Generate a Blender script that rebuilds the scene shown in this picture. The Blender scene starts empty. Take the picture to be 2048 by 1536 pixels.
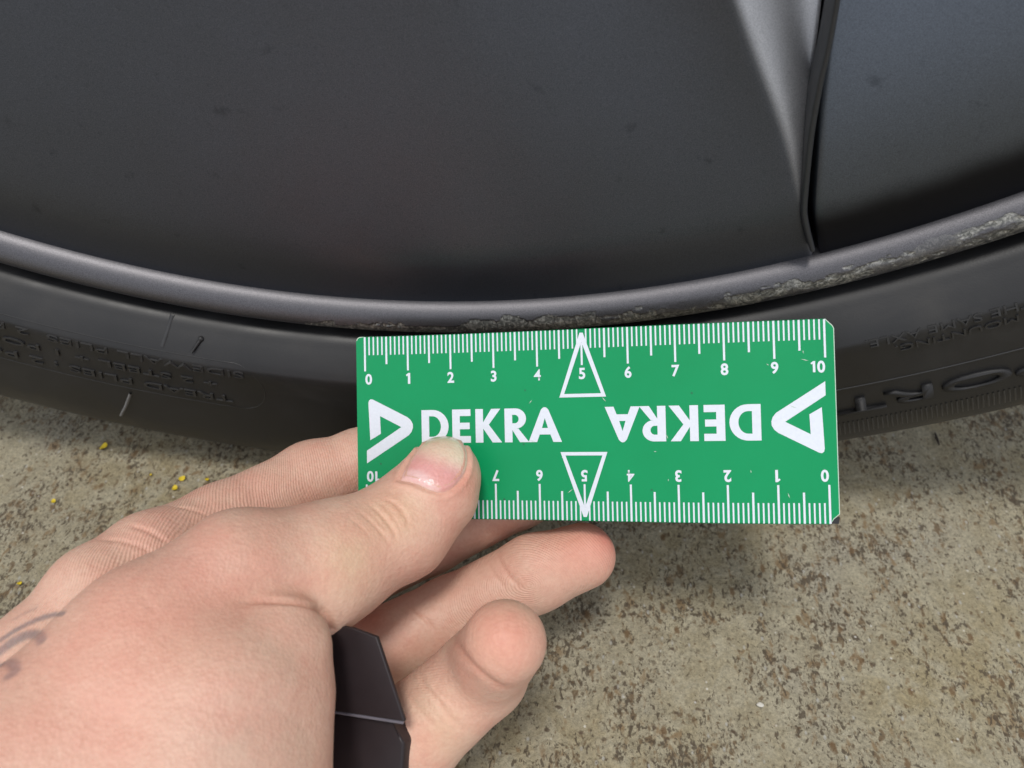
import bpy, bmesh, math, random
import numpy as np
from mathutils import Vector, Matrix

# ------------------------------------------------------------------ camera, sky, sun, exposure
SC = bpy.context.scene
COL = SC.collection
CAM = np.array([.047, -.1285, .193])                    # metres; ground z = 0, outer wheel face y = 0
YAW, PITCH, ROLL = map(math.radians, (-4.3, 49.5, .5))
FPX, CX, CY = 1500.0, 1024.0, 768.0                     # focal length in photo pixels
_cy, _sy, _cp, _sp = math.cos(YAW), math.sin(YAW), math.cos(PITCH), math.sin(PITCH)
FWD = np.array([_sy * _cp, _cy * _cp, -_sp])
_r = np.array([_cy, -_sy, 0.0]); _u = np.cross(_r, FWD)
RGT = math.cos(ROLL) * _r + math.sin(ROLL) * _u
UPV = -math.sin(ROLL) * _r + math.cos(ROLL) * _u

cd = bpy.data.cameras.new('camera'); cam = bpy.data.objects.new('camera', cd); COL.objects.link(cam)
M = Matrix.Identity(4)
for i in range(3):
    M[i][0], M[i][1], M[i][2], M[i][3] = RGT[i], UPV[i], -FWD[i], CAM[i]
cam.matrix_world = M
cd.sensor_width = 36; cd.lens = FPX / 2048 * 36
cd.clip_start = .005; cd.clip_end = 500
cd.dof.use_dof = True; cd.dof.focus_distance = .163; cd.dof.aperture_fstop = 20
SC.camera = cam

SUN_EL, SUN_ROT = math.radians(80), math.radians(200)
w = bpy.data.worlds.new('World'); SC.world = w; w.use_nodes = True
nt = w.node_tree; nt.nodes.clear()
sky = nt.nodes.new('ShaderNodeTexSky'); sky.sky_type = 'NISHITA'; sky.sun_disc = False
sky.sun_elevation = SUN_EL; sky.sun_rotation = SUN_ROT; sky.dust_density = 2; sky.air_density = 1.0; sky.ozone_density = 1
hs = nt.nodes.new('ShaderNodeHueSaturation'); hs.inputs['Saturation'].default_value = .35
bg = nt.nodes.new('ShaderNodeBackground'); bg.inputs['Strength'].default_value = .135
wo = nt.nodes.new('ShaderNodeOutputWorld')
cl = nt.nodes.new('ShaderNodeMix'); cl.data_type = 'RGBA'; cl.inputs[0].default_value = .6; cl.inputs[7].default_value = (6.4, 6.6, 7.0, 1)   # even cloud cover
nt.links.new(sky.outputs[0], hs.inputs['Color']); nt.links.new(hs.outputs[0], cl.inputs[6]); nt.links.new(cl.outputs[2], bg.inputs[0]); nt.links.new(bg.outputs[0], wo.inputs[0])
sl = bpy.data.lights.new('sun', 'SUN'); sl.energy = 1.5; sl.angle = math.radians(11); sl.color = (1, .96, .9)
so = bpy.data.objects.new('sun', sl); COL.objects.link(so)
sd = Vector((math.sin(SUN_ROT) * math.cos(SUN_EL), math.cos(SUN_ROT) * math.cos(SUN_EL), math.sin(SUN_EL)))
so.rotation_euler = sd.to_track_quat('Z', 'Y').to_euler()
SC.view_settings.view_transform = 'Standard'; SC.view_settings.look = 'None'
SC.view_settings.exposure = 0.32; SC.view_settings.gamma = 1

# ------------------------------------------------------------------ helpers
def new_obj(name, mesh, parent=None, mats=(), smooth=True):
    o = bpy.data.objects.new(name, mesh); COL.objects.link(o)
    if parent: o.parent = parent
    for m in (mats if isinstance(mats, (list, tuple)) else [mats]): mesh.materials.append(m)
    if smooth and len(mesh.polygons): mesh.polygons.foreach_set('use_smooth', [True] * len(mesh.polygons))
    return o
def mesh_from(name, V, F):
    me = bpy.data.meshes.new(name); me.from_pydata([tuple(map(float, v)) for v in V], [], F); me.update(); return me
def fast_mesh(name, V, Q):
    V = np.asarray(V, np.float32); Q = np.asarray(Q, np.int32)
    me = bpy.data.meshes.new(name); n = Q.shape[1]
    me.vertices.add(len(V)); me.vertices.foreach_set('co', V.ravel())
    me.loops.add(Q.size); me.loops.foreach_set('vertex_index', Q.ravel())
    me.polygons.add(len(Q)); me.polygons.foreach_set('loop_start', np.arange(len(Q), dtype=np.int32) * n)
    me.update(calc_edges=True); me.validate(); return me
def grid_quads(nu, nv, closed_u=False):
    iu = np.arange(nu if closed_u else nu - 1); iv = np.arange(nv - 1)
    a, b = np.meshgrid(iu, iv, indexing='ij'); a2 = (a + 1) % nu
    return np.stack([a * nv + b, a2 * nv + b, a2 * nv + b + 1, a * nv + b + 1], -1).reshape(-1, 4)
def tag(o, label, cat, group=None, kind=None):
    if label: o['label'] = label
    if cat: o['category'] = cat
    if group: o['group'] = group
    if kind: o['kind'] = kind
    return o
def set_attr(me, name, arr):
    arr = np.asarray(arr, np.float32)
    if arr.ndim == 1:
        a = me.attributes.new(name, 'FLOAT', 'POINT'); a.data.foreach_set('value', arr)
    else:
        a = me.attributes.new(name, 'FLOAT_COLOR', 'POINT')
        a.data.foreach_set('color', np.concatenate([arr, np.ones((len(arr), 1), np.float32)], 1).ravel())
def catmull(P, n):
    P = np.asarray(P, float); P2 = np.vstack([2 * P[0] - P[1], P, 2 * P[-1] - P[-2]])
    out = []
    for i in range(len(P) - 1):
        p0, p1, p2, p3 = P2[i:i + 4]
        t = np.linspace(0, 1, n, endpoint=False)[:, None]
        out.append(.5 * (2 * p1 + (p2 - p0) * t + (2 * p0 - 5 * p1 + 4 * p2 - p3) * t**2 + (3 * p1 - p0 - 3 * p2 + p3) * t**3))
    return np.vstack(out + [P[-1:]])
def sstep(a, b, x):
    t = np.clip((x - a) / (b - a), 0, 1); return t * t * (3 - 2 * t)
_rng = np.random.RandomState(7)
_PERM = np.concatenate([_rng.permutation(256)] * 3)
_GR = _rng.rand(256) * 2 - 1
def vnoise(P):                                           # value noise, P (...,3) -> -1..1
    P = np.asarray(P, float); I = np.floor(P).astype(int); f = P - I; f = f * f * (3 - 2 * f); I &= 255
    def h(dx, dy, dz): return _GR[_PERM[_PERM[_PERM[(I[..., 0] + dx) & 255] + ((I[..., 1] + dy) & 255)] + ((I[..., 2] + dz) & 255)]]
    x0 = h(0,0,0) * (1 - f[..., 0]) + h(1,0,0) * f[..., 0]; x1 = h(0,1,0) * (1 - f[..., 0]) + h(1,1,0) * f[..., 0]
    x2 = h(0,0,1) * (1 - f[..., 0]) + h(1,0,1) * f[..., 0]; x3 = h(0,1,1) * (1 - f[..., 0]) + h(1,1,1) * f[..., 0]
    a = x0 * (1 - f[..., 1]) + x1 * f[..., 1]; b = x2 * (1 - f[..., 1]) + x3 * f[..., 1]
    return a * (1 - f[..., 2]) + b * f[..., 2]
def fbm(P, o=4):
    s, a = 0, 1.
    for i in range(o): s = s + a * vnoise(np.asarray(P) * 2**i + 17.3 * i); a *= .5
    return s / 1.9

# ------------------------------------------------------------------ materials
def mat(name):
    m = bpy.data.materials.new(name); m.use_nodes = True
    return m, m.node_tree.nodes, m.node_tree.links, m.node_tree.nodes['Principled BSDF']
def coords(N, L, scale=1.0):
    tc = N.new('ShaderNodeTexCoord'); mp = N.new('ShaderNodeMapping'); L.new(tc.outputs['Object'], mp.inputs[0])
    mp.inputs['Scale'].default_value = (scale,) * 3; return mp.outputs[0]
def noise(N, L, co, scale, detail=3, rough=.55, dist=0):
    n = N.new('ShaderNodeTexNoise'); n.inputs['Scale'].default_value = scale; n.inputs['Detail'].default_value = detail
    n.inputs['Roughness'].default_value = rough; n.inputs['Distortion'].default_value = dist
    L.new(co, n.inputs['Vector']); return n.outputs[0]
def ramp(N, L, f, stops):
    r = N.new('ShaderNodeValToRGB'); L.new(f, r.inputs[0]); e = r.color_ramp.elements
    while len(e) < len(stops): e.new(.5)
    for k, (p, c) in enumerate(stops):
        e[k].position = p; e[k].color = (*c, 1) if isinstance(c, tuple) else (c, c, c, 1)
    return r.outputs[0]
def mix(N, L, f, a, b, mode='MIX'):
    m = N.new('ShaderNodeMix'); m.data_type = 'RGBA'; m.blend_type = mode
    for s, v in ((m.inputs[0], f), (m.inputs[6], a), (m.inputs[7], b)):
        if hasattr(v, 'is_linked'): L.new(v, s)
        elif isinstance(v, tuple): s.default_value = (*v, 1)
        else: s.default_value = v
    return m.outputs[2]
def bump(N, L, h, P, strength=.5, dist=.0005, prev=None):
    b = N.new('ShaderNodeBump'); b.inputs['Strength'].default_value = strength; b.inputs['Distance'].default_value = dist
    L.new(h, b.inputs['Height'])
    if prev: L.new(prev, b.inputs['Normal'])
    if P: L.new(b.outputs[0], P.inputs['Normal'])
    return b.outputs[0]
def attr(N, name):
    a = N.new('ShaderNodeAttribute'); a.attribute_name = name; return a

def m_ground():
    m, N, L, P = mat('worn_concrete'); co = coords(N, L)
    big = noise(N, L, co, 22, 4); c = ramp(N, L, big, [(.30, (.238, .193, .105)), (.5, (.258, .226, .150)), (.70, (.262, .241, .186))])
    mid = noise(N, L, co, 140, 4, .6, .6); c = mix(N, L, ramp(N, L, mid, [(.44, 0.), (.62, .8)]), c, (.302, .274, .196))
    gr = noise(N, L, co, 1100, 3, .75); c = mix(N, L, .8, c, ramp(N, L, gr, [(.3, .30), (.7, .70)]), 'OVERLAY')
    gate = noise(N, L, co, 45, 3, .6); st = N.new('ShaderNodeMapping'); L.new(co, st.inputs[0]); st.inputs['Scale'].default_value = (1.25, .8, 1)
    def fleck(scale, lo, hi, amt, col, c, det=2.5, g=.4):
        n = noise(N, L, st.outputs[0], scale, det, .55, .35); a = N.new('ShaderNodeMath'); a.operation = 'MULTIPLY_ADD'
        L.new(gate, a.inputs[0]); a.inputs[1].default_value = g; L.new(n, a.inputs[2])
        return mix(N, L, ramp(N, L, a.outputs[0], [(lo, 0.), (hi, amt)]), c, col)
    c = fleck(95, .86, 1.02, .35, (.150, .098, .040), c, 4, .5)
    c = fleck(290, .79, .90, .7, (.165, .098, .040), c)
    c = fleck(400, .80, .88, .8, (.105, .064, .029), c)
    c = fleck(680, .78, .86, .85, (.062, .045, .028), c); c = fleck(1300, .80, .88, .8, (.06, .045, .028), c)
    for sc_, sx, pk, dl, dh, col in ((300, (1.0, .62, 1), .80, .16, .30, (.120, .070, .030)), (430, (.7, 1.1, 1), .80, .14, .30, (.075, .050, .030)), (560, (1.1, .7, 1), .86, .14, .28, (.340, .330, .290)), (640, (.8, 1.2, 1), .78, .12, .30, (.095, .058, .028))):
        vm = N.new('ShaderNodeMapping'); L.new(co, vm.inputs[0]); vm.inputs['Scale'].default_value = sx; vm.inputs['Rotation'].default_value = (0, 0, sc_ * .01)
        vv = N.new('ShaderNodeTexVoronoi'); vv.inputs['Scale'].default_value = sc_; L.new(vm.outputs[0], vv.inputs['Vector']); sp_ = N.new('ShaderNodeSeparateColor'); L.new(vv.outputs['Color'], sp_.inputs[0])
        wob = N.new('ShaderNodeMath'); wob.operation = 'MULTIPLY_ADD'; L.new(gr, wob.inputs[0]); wob.inputs[1].default_value = .35; L.new(vv.outputs['Distance'], wob.inputs[2])
        m1 = ramp(N, L, wob.outputs[0], [(dl + .17, .85), (dh + .17, 0.)]); m2 = ramp(N, L, sp_.outputs[0], [(pk, 0.), (pk + .04, 1.)]); pr_ = N.new('ShaderNodeMath'); pr_.operation = 'MULTIPLY'; L.new(m1, pr_.inputs[0]); L.new(m2, pr_.inputs[1])
        c = mix(N, L, pr_.outputs[0], c, col)
    v = N.new('ShaderNodeTexVoronoi'); v.inputs['Scale'].default_value = 620; L.new(co, v.inputs['Vector'])
    pick = N.new('ShaderNodeSeparateColor'); L.new(v.outputs['Color'], pick.inputs[0])
    a1 = ramp(N, L, v.outputs['Distance'], [(.08, 1.), (.26, 0.)]); a2 = ramp(N, L, pick.outputs[0], [(.93, 0.), (.98, .8)])
    mm = N.new('ShaderNodeMath'); mm.operation = 'MULTIPLY'; L.new(a1, mm.inputs[0]); L.new(a2, mm.inputs[1])
    c = mix(N, L, mm.outputs[0], c, (.56, .54, .48))
    L.new(c, P.inputs['Base Color']); P.inputs['Roughness'].default_value = .75; P.inputs['Specular IOR Level'].default_value = .35
    b = bump(N, L, mid, None, .5, .002); bump(N, L, gr, P, .55, .0006, b); return m
def m_paint(name, base, rough, metal=.85, flake=.06):
    m, N, L, P = mat(name); co = coords(N, L)
    fl = noise(N, L, co, 5200, 2, .6); md = noise(N, L, co, 90, 4, .6)
    c = mix(N, L, ramp(N, L, fl, [(.35, 0.), (.65, 1.)]), tuple(x * (1 - flake * 3) for x in base), tuple(x * (1 + flake * 3) for x in base))
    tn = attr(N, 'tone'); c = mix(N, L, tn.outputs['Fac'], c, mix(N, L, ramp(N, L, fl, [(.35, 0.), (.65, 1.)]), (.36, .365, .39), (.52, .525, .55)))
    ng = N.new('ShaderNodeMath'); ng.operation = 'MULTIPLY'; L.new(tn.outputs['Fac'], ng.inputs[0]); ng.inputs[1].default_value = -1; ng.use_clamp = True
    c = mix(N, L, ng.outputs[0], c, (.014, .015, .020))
    sp = noise(N, L, co, 170, 4, .65, .2); sm = ramp(N, L, sp, [(.645, 0.), (.75, .42)])      # drops of dirt
    c = mix(N, L, sm, c, tuple(x * .35 for x in base))
    L.new(c, P.inputs['Base Color']); P.inputs['Metallic'].default_value = metal
    rr = N.new('ShaderNodeMapRange'); L.new(md, rr.inputs[0]); rr.inputs[3].default_value = rough - .06; rr.inputs[4].default_value = rough + .08
    L.new(rr.outputs[0], P.inputs['Roughness']); bump(N, L, fl, P, .10, .0002); return m
def m_lip():
    m, N, L, P = mat('scuffed_satin_paint'); co = coords(N, L); sc = attr(N, 'scuff')
    fl = noise(N, L, co, 5200, 2, .6); base = mix(N, L, ramp(N, L, fl, [(.35, 0.), (.65, 1.)]), (.090, .088, .096), (.145, .142, .152))
    al = noise(N, L, co, 850, 4, .6, 1.2); ac = ramp(N, L, al, [(.30, (.07, .072, .07)), (.50, (.22, .22, .205)), (.68, (.52, .51, .47))])
    c = mix(N, L, sc.outputs['Fac'], base, ac); L.new(c, P.inputs['Base Color'])
    r = N.new('ShaderNodeMapRange'); L.new(sc.outputs['Fac'], r.inputs[0]); r.inputs[3].default_value = .46; r.inputs[4].default_value = .55
    L.new(r.outputs[0], P.inputs['Roughness']); P.inputs['Metallic'].default_value = .85
    hm = N.new('ShaderNodeMath'); hm.operation = 'MULTIPLY'; L.new(al, hm.inputs[0]); L.new(sc.outputs['Fac'], hm.inputs[1])
    b = bump(N, L, hm.outputs[0], None, .35, .0004); bump(N, L, fl, P, .08, .0002, b); return m
def m_rubber():
    m, N, L, P = mat('black_rubber'); co = coords(N, L)
    d = noise(N, L, co, 45, 5, .6, .5); f = noise(N, L, co, 2500, 3, .6)
    c = ramp(N, L, d, [(.3, (.008, .008, .0085)), (.55, (.013, .013, .014)), (.8, (.028, .027, .026))])
    L.new(c, P.inputs['Base Color']); rg = ramp(N, L, d, [(.3, .40), (.7, .58)]); L.new(rg, P.inputs['Roughness'])
    P.inputs['Specular IOR Level'].default_value = .5; bump(N, L, f, P, .12, .0002); return m
def m_plain(name, col, rough=.5, metal=0., spec=.5, nscale=600, namt=.25, bamt=.1):
    m, N, L, P = mat(name); co = coords(N, L); n = noise(N, L, co, nscale, 4)
    c = mix(N, L, n, tuple(x * (1 - namt) for x in col), tuple(min(1, x * (1 + namt)) for x in col)); L.new(c, P.inputs['Base Color'])
    P.inputs['Roughness'].default_value = rough; P.inputs['Metallic'].default_value = metal; P.inputs['Specular IOR Level'].default_value = spec
    bump(N, L, n, P, bamt, .0003); return m
def m_card():
    m, N, L, P = mat('green_gloss_card'); co = coords(N, L); n = noise(N, L, co, 60, 4); f = noise(N, L, co, 1400, 3, .6)
    c = mix(N, L, n, (.001, .245, .082), (.002, .290, .104)); v = N.new('ShaderNodeTexVoronoi'); v.inputs['Scale'].default_value = 330; L.new(co, v.inputs['Vector'])
    pk = N.new('ShaderNodeSeparateColor'); L.new(v.outputs['Color'], pk.inputs[0])
    a = N.new('ShaderNodeMath'); a.operation = 'MULTIPLY'; L.new(ramp(N, L, v.outputs['Distance'], [(.06, 1.), (.12, 0.)]), a.inputs[0]); L.new(ramp(N, L, pk.outputs[1], [(.88, 0.), (.9, .7)]), a.inputs[1])
    c = mix(N, L, a.outputs[0], c, (.03, .10, .06)); L.new(c, P.inputs['Base Color'])
    P.inputs['Roughness'].default_value = .30; P.inputs['Specular IOR Level'].default_value = .25; bump(N, L, f, P, .06, .0002); return m
def m_skin(name, rough=.5, sss=.12):
    m, N, L, P = mat(name); co = coords(N, L); t = attr(N, 'tint')
    n1 = noise(N, L, co, 120, 4, .6); n2 = noise(N, L, co, 900, 3, .6)
    c = mix(N, L, ramp(N, L, n1, [(.38, 0.), (.68, .42)]), t.outputs['Color'], (.63, .27, .20))
    c = mix(N, L, .35, c, ramp(N, L, n2, [(.3, .40), (.7, .60)]), 'OVERLAY'); L.new(c, P.inputs['Base Color'])
    P.inputs['Roughness'].default_value = rough; P.inputs['Specular IOR Level'].default_value = .5
    P.inputs['Subsurface Weight'].default_value = sss; P.inputs['Subsurface Radius'].default_value = (1, .35, .2); P.inputs['Subsurface Scale'].default_value = .003
    vo = N.new('ShaderNodeTexVoronoi'); vo.inputs['Scale'].default_value = 1500; L.new(co, vo.inputs['Vector'])
    b = bump(N, L, vo.outputs['Distance'], None, .35, .0002)
    wr = N.new('ShaderNodeMapping'); L.new(co, wr.inputs[0]); wr.inputs['Rotation'].default_value = (.3, .5, .5); wr.inputs['Scale'].default_value = (1.0, .22, .6)
    b = bump(N, L, noise(N, L, wr.outputs[0], 900, 3, .6, .3), None, .20, .0003, b)
    rg = attr(N, 'ridge'); sn = N.new('ShaderNodeMath'); sn.operation = 'SINE'; L.new(rg.outputs['Fac'], sn.inputs[0])
    ra = attr(N, 'ridge_amount'); mu = N.new('ShaderNodeMath'); mu.operation = 'MULTIPLY'; L.new(sn.outputs[0], mu.inputs[0]); L.new(ra.outputs['Fac'], mu.inputs[1])
    b = bump(N, L, mu.outputs[0], None, .5, .00006, b); bump(N, L, n1, P, .12, .0015, b); return m

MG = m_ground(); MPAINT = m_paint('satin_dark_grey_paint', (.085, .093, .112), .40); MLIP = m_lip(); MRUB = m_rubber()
MBLADE = m_paint('satin_grey_sky_tinted_paint', (.100, .114, .137), .38); MTRIM = m_plain('groove_trim_plastic', (.022, .024, .027), .45)  # blade: same wheel paint, tinted blue to stand in for reflected sky
MDARK = m_plain('black_gap_plastic', (.012, .012, .013), .6); MRIBR = m_plain('raised_rubber', (.024, .024, .025), .42)
MSCUFF = m_plain('pale_rubber_mark', (.16, .16, .16), .6)
MCARD = m_card(); MEDGE = m_plain('pale_card_edge', (.50, .62, .52), .5, nscale=900); MPRINT = m_plain('white_print', (.66, .70, .77), .35, nscale=1500, namt=.08, bamt=.05)
MSKIN = m_skin('skin', .54); MNAIL = m_skin('nail', .28, .1)
MCASE = m_plain('dark_brown_coated_case', (.020, .014, .016), .45, spec=.4, nscale=300); MCASEE = m_plain('case_edge', (.16, .15, .18), .3, nscale=400)
MPETAL = m_plain('yellow_petal', (.62, .46, .01), .6, nscale=900); MTWIG = m_plain('dark_twig', (.035, .025, .02), .8); MPEB = m_plain('pale_stone', (.55, .53, .47), .6)

# ------------------------------------------------------------------ ground
def build_ground():
    xs = np.concatenate([[-60, -8, -1.2], np.linspace(-.4, .4, 81), [1.2, 8, 60]])
    X, Y = np.meshgrid(xs, xs, indexing='ij'); P = np.stack([X, Y, 0 * X], -1)
    d = np.hypot(X, Y); P[..., 2] = np.where(d < .5, .0006 * fbm(P * 30 + 3.1) - .0006, -.0006)
    o = new_obj('ground', fast_mesh('ground', P.reshape(-1, 3), grid_quads(len(xs), len(xs))), None, MG); o['kind'] = 'structure'
build_ground()

# ------------------------------------------------------------------ wheel
HUBZ = .318
def wheel_pt(r, th, y):                                   # th in degrees from straight down, positive to the right
    t = np.radians(th - .25); return np.stack([.0012 + r * np.sin(t), y + 0 * r, HUBZ - r * np.cos(t)], -1)
wheel = bpy.data.objects.new('car_wheel', None); COL.objects.link(wheel); wheel.location = (0, 0, 0)
tag(wheel, 'dark satin car wheel with scraped rim edge and black tyre standing on speckled concrete', 'car wheel')

TYRE_PROF = [(.2545, .016), (.2570, .0125), (.2592, .0085), (.2612, .0040), (.2620, -.0004), (.2640, -.0030), (.2665, -.0056), (.2690, -.0077), (.2710, -.0085),
             (.277, -.0083), (.285, -.0082), (.294, -.0079), (.302, -.0072), (.3085, -.0054), (.3140, -.0018), (.3180, .0035), (.3208, .010), (.3228, .020), (.3245, .035), (.3265, .06),
             (.327, .10), (.327, .15), (.3265, .19), (.3245, .215), (.320, .235), (.31, .25), (.295, .2575), (.275, .2575), (.262, .25), (.255, .238)]
def tyre_y(r):
    p = np.array(TYRE_PROF[4:17]); return np.interp(r, p[:, 0], p[:, 1])
def squash(P):                                            # the tyre flattens where it carries the car
    z = P[..., 2]; over = np.clip(.003 - z, 0, None); P = P.copy()
    P[..., 2] = np.where(z < .003, .0002 + .0028 * np.exp(-over / .0028), z)
    P[..., 1] -= np.where(P[..., 1] < .1, over * .5, 0); return P
def build_tyre():
    pr = catmull(TYRE_PROF, 4); th = np.linspace(-180, 180, 720, endpoint=False)
    R_, T_ = np.meshgrid(pr[:, 0], th); Y_ = np.broadcast_to(pr[:, 1], R_.shape)
    P = wheel_pt(R_, T_, Y_); P = squash(P)
    return new_obj('tyre', fast_mesh('tyre', P.reshape(-1, 3), grid_quads(720, len(pr), True)), wheel, MRUB)
tyre = build_tyre()

def text_flat(body, bold=.0, space=1.0):                  # letters as flat bmesh, built-in font, size 1
    cu = bpy.data.curves.new('letters', 'FONT'); cu.body = body; cu.size = 1; cu.offset = bold; cu.space_character = space; cu.resolution_u = 4
    o = bpy.data.objects.new('letters', cu); COL.objects.link(o)
    dg = bpy.context.evaluated_depsgraph_get(); me = bpy.data.meshes.new_from_object(o.evaluated_get(dg))
    bpy.data.objects.remove(o); bpy.data.curves.remove(cu)
    bm = bmesh.new(); bm.from_mesh(me); bpy.data.meshes.remove(me); return bm
def slice_x(bm, step):
    xs = [v.co.x for v in bm.verts]
    for k in range(int(min(xs) / step) - 1, int(max(xs) / step) + 2):
        bmesh.ops.bisect_plane(bm, geom=bm.verts[:] + bm.edges[:] + bm.faces[:], plane_co=(k * step, 0, 0), plane_no=(1, 0, 0))
def raise_bm(bm, h):
    r = bmesh.ops.extrude_face_region(bm, geom=bm.faces[:])
    for e in r['geom']:
        if isinstance(e, bmesh.types.BMVert): e.co.z += h
def bm_to(name, bm, fn, parent, mats, smooth=False):
    V = np.array([v.co[:] for v in bm.verts]); W = fn(V[:, 0], V[:, 1], V[:, 2])
    bm.verts.ensure_lookup_table()
    for v, p in zip(bm.verts, W): v.co = p
    bmesh.ops.recalc_face_normals(bm, faces=bm.faces[:])
    me = bpy.data.meshes.new(name); bm.to_mesh(me); bm.free()
    return new_obj(name, me, parent, mats, smooth)
def sidewall_text(name, body, th0, rb, capm, deg, bold=.0, h=.0004, base=-.00005, m=None):
    bm = text_flat(body, bold); xs = [v.co.x for v in bm.verts]; w0, w1 = min(xs), max(xs)
    raise_bm(bm, 1.0)
    def fn(x, y, z):
        th = th0 - (x - w0) / (w1 - w0) * deg; r = rb + y / .72 * capm
        P = wheel_pt(r, th, tyre_y(r) - base - z * (h + base) if base > 0 else tyre_y(r) - z * h + .0002 * (1 - z))
        return squash(P)
    return bm_to(name, bm, fn, tyre, m or MRIBR)
sidewall_text('raised_lettering', 'TREAD PLIES : 2 POLYESTER + 2 STEEL', -7.45, .2812, .0026, 25.5)
sidewall_text('raised_lettering', '+ 2 STEEL + 1 POLYAMIDE', -8.1, .2757, .0024, 17.0)
sidewall_text('raised_lettering', 'SIDEWALL PLIES  2 POLYESTER', -6.5, .2702, .0024, 19.5)
sidewall_text('raised_lettering', 'THE SAME AXLE.', 32.2, .2694, .0021, 6.8)
sidewall_text('raised_lettering', 'AFTER MOUNTING.', 34.4, .2728, .0021, 7.8)
sidewall_text('raised_lettering', 'SPORT', 34.6, .2890, .0056, 10.9, .012, .0008, m=MDARK)
def strip(name, pts, wid, parent, m, h=.0003):            # a thin raised line along (r, th) points on the sidewall
    pts = np.array(pts, float); V = []; F = []
    for i, p in enumerate(pts):
        a = pts[min(i + 1, len(pts) - 1)] - pts[max(i - 1, 0)]
        d = np.array([a[0], np.radians(a[1]) * p[0]]); d /= np.linalg.norm(d) + 1e-12; n = np.array([-d[1], d[0]])
        for s, hh in ((-1, -.0001), (-.5, h), (.5, h), (1, -.0001)):
            r = p[0] + n[0] * s * wid / 2; th = p[1] + np.degrees(n[1] * s * wid / 2 / p[0]); V.append((r, th, tyre_y(r) - hh))
        if i:
            b = i * 4
            for k in range(3): F.append((b - 4 + k, b - 3 + k, b + 1 + k, b + k))
    V = np.array(V); P = squash(wheel_pt(V[:, 0], V[:, 1], V[:, 2]))
    return new_obj(name, mesh_from(name, P, F), parent, m)
cap_r = .2772; cap_h = .0087
arc = [(cap_r - cap_h, t) for t in np.linspace(-33, -7.0, 40)] + [(cap_r - cap_h * math.cos(a), -7.0 + math.degrees(cap_h * math.sin(a) / cap_r) * .8) for a in np.linspace(0, math.pi, 16)] + [(cap_r + cap_h, t) for t in np.linspace(-7.0, -33, 40)]
strip('plate_outline', arc, .0003, tyre, MRIBR, .00008)
strip('raised_ring', [(.2845, t) for t in np.linspace(20, 50, 60)], .0005, tyre, MRIBR, .00015)
strip('mould_line', [(.2882, -13.0), (.295, -13.45), (.301, -13.9)], .0009, tyre, MSCUFF, .0005)
strip('mould_line', [(.2618, -10.6), (.2655, -10.75), (.2675, -10.85)], .0012, tyre, MRIBR, .0004)
def rib_band():
    V = []; F = []
    for th in np.arange(17, 60, .21):
        b = len(V)
        for r in (.2985, .3015, .3050):
            for dt, h in ((-.06, -.0001), (-.03, .0003), (.03, .0003), (.06, -.0001)): V.append((r, th + dt, tyre_y(r) - h))
        for i in range(2):
            for k in range(3): F.append((b + i * 4 + k, b + i * 4 + k + 1, b + i * 4 + k + 5, b + i * 4 + k + 4))
    V = np.array(V); o = new_obj('rib_band', mesh_from('rib_band', squash(wheel_pt(V[:, 0], V[:, 1], V[:, 2])), F), tyre, MRIBR); o['kind'] = 'stuff'
rib_band()
def vent_hair():
    bm = bmesh.new(); p = wheel_pt(np.array(.2650), np.array(-8.9), tyre_y(.2650)); q = wheel_pt(np.array(.2672), np.array(-9.25), tyre_y(.2672) - .0010)
    bmesh.ops.create_uvsphere(bm, u_segments=12, v_segments=8, radius=.0008, matrix=Matrix.Translation(Vector(p)))
    d = Vector(q) - Vector(p)
    bmesh.ops.create_cone(bm, segments=8, radius1=.0006, radius2=.0003, depth=d.length, matrix=Matrix.Translation((Vector(p) + Vector(q)) / 2) @ d.to_track_quat('Z', 'Y').to_matrix().to_4x4())
    me = bpy.data.meshes.new('vent_hair'); bm.to_mesh(me); bm.free(); new_obj('vent_hair', me, tyre, MRUB)
vent_hair()

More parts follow.
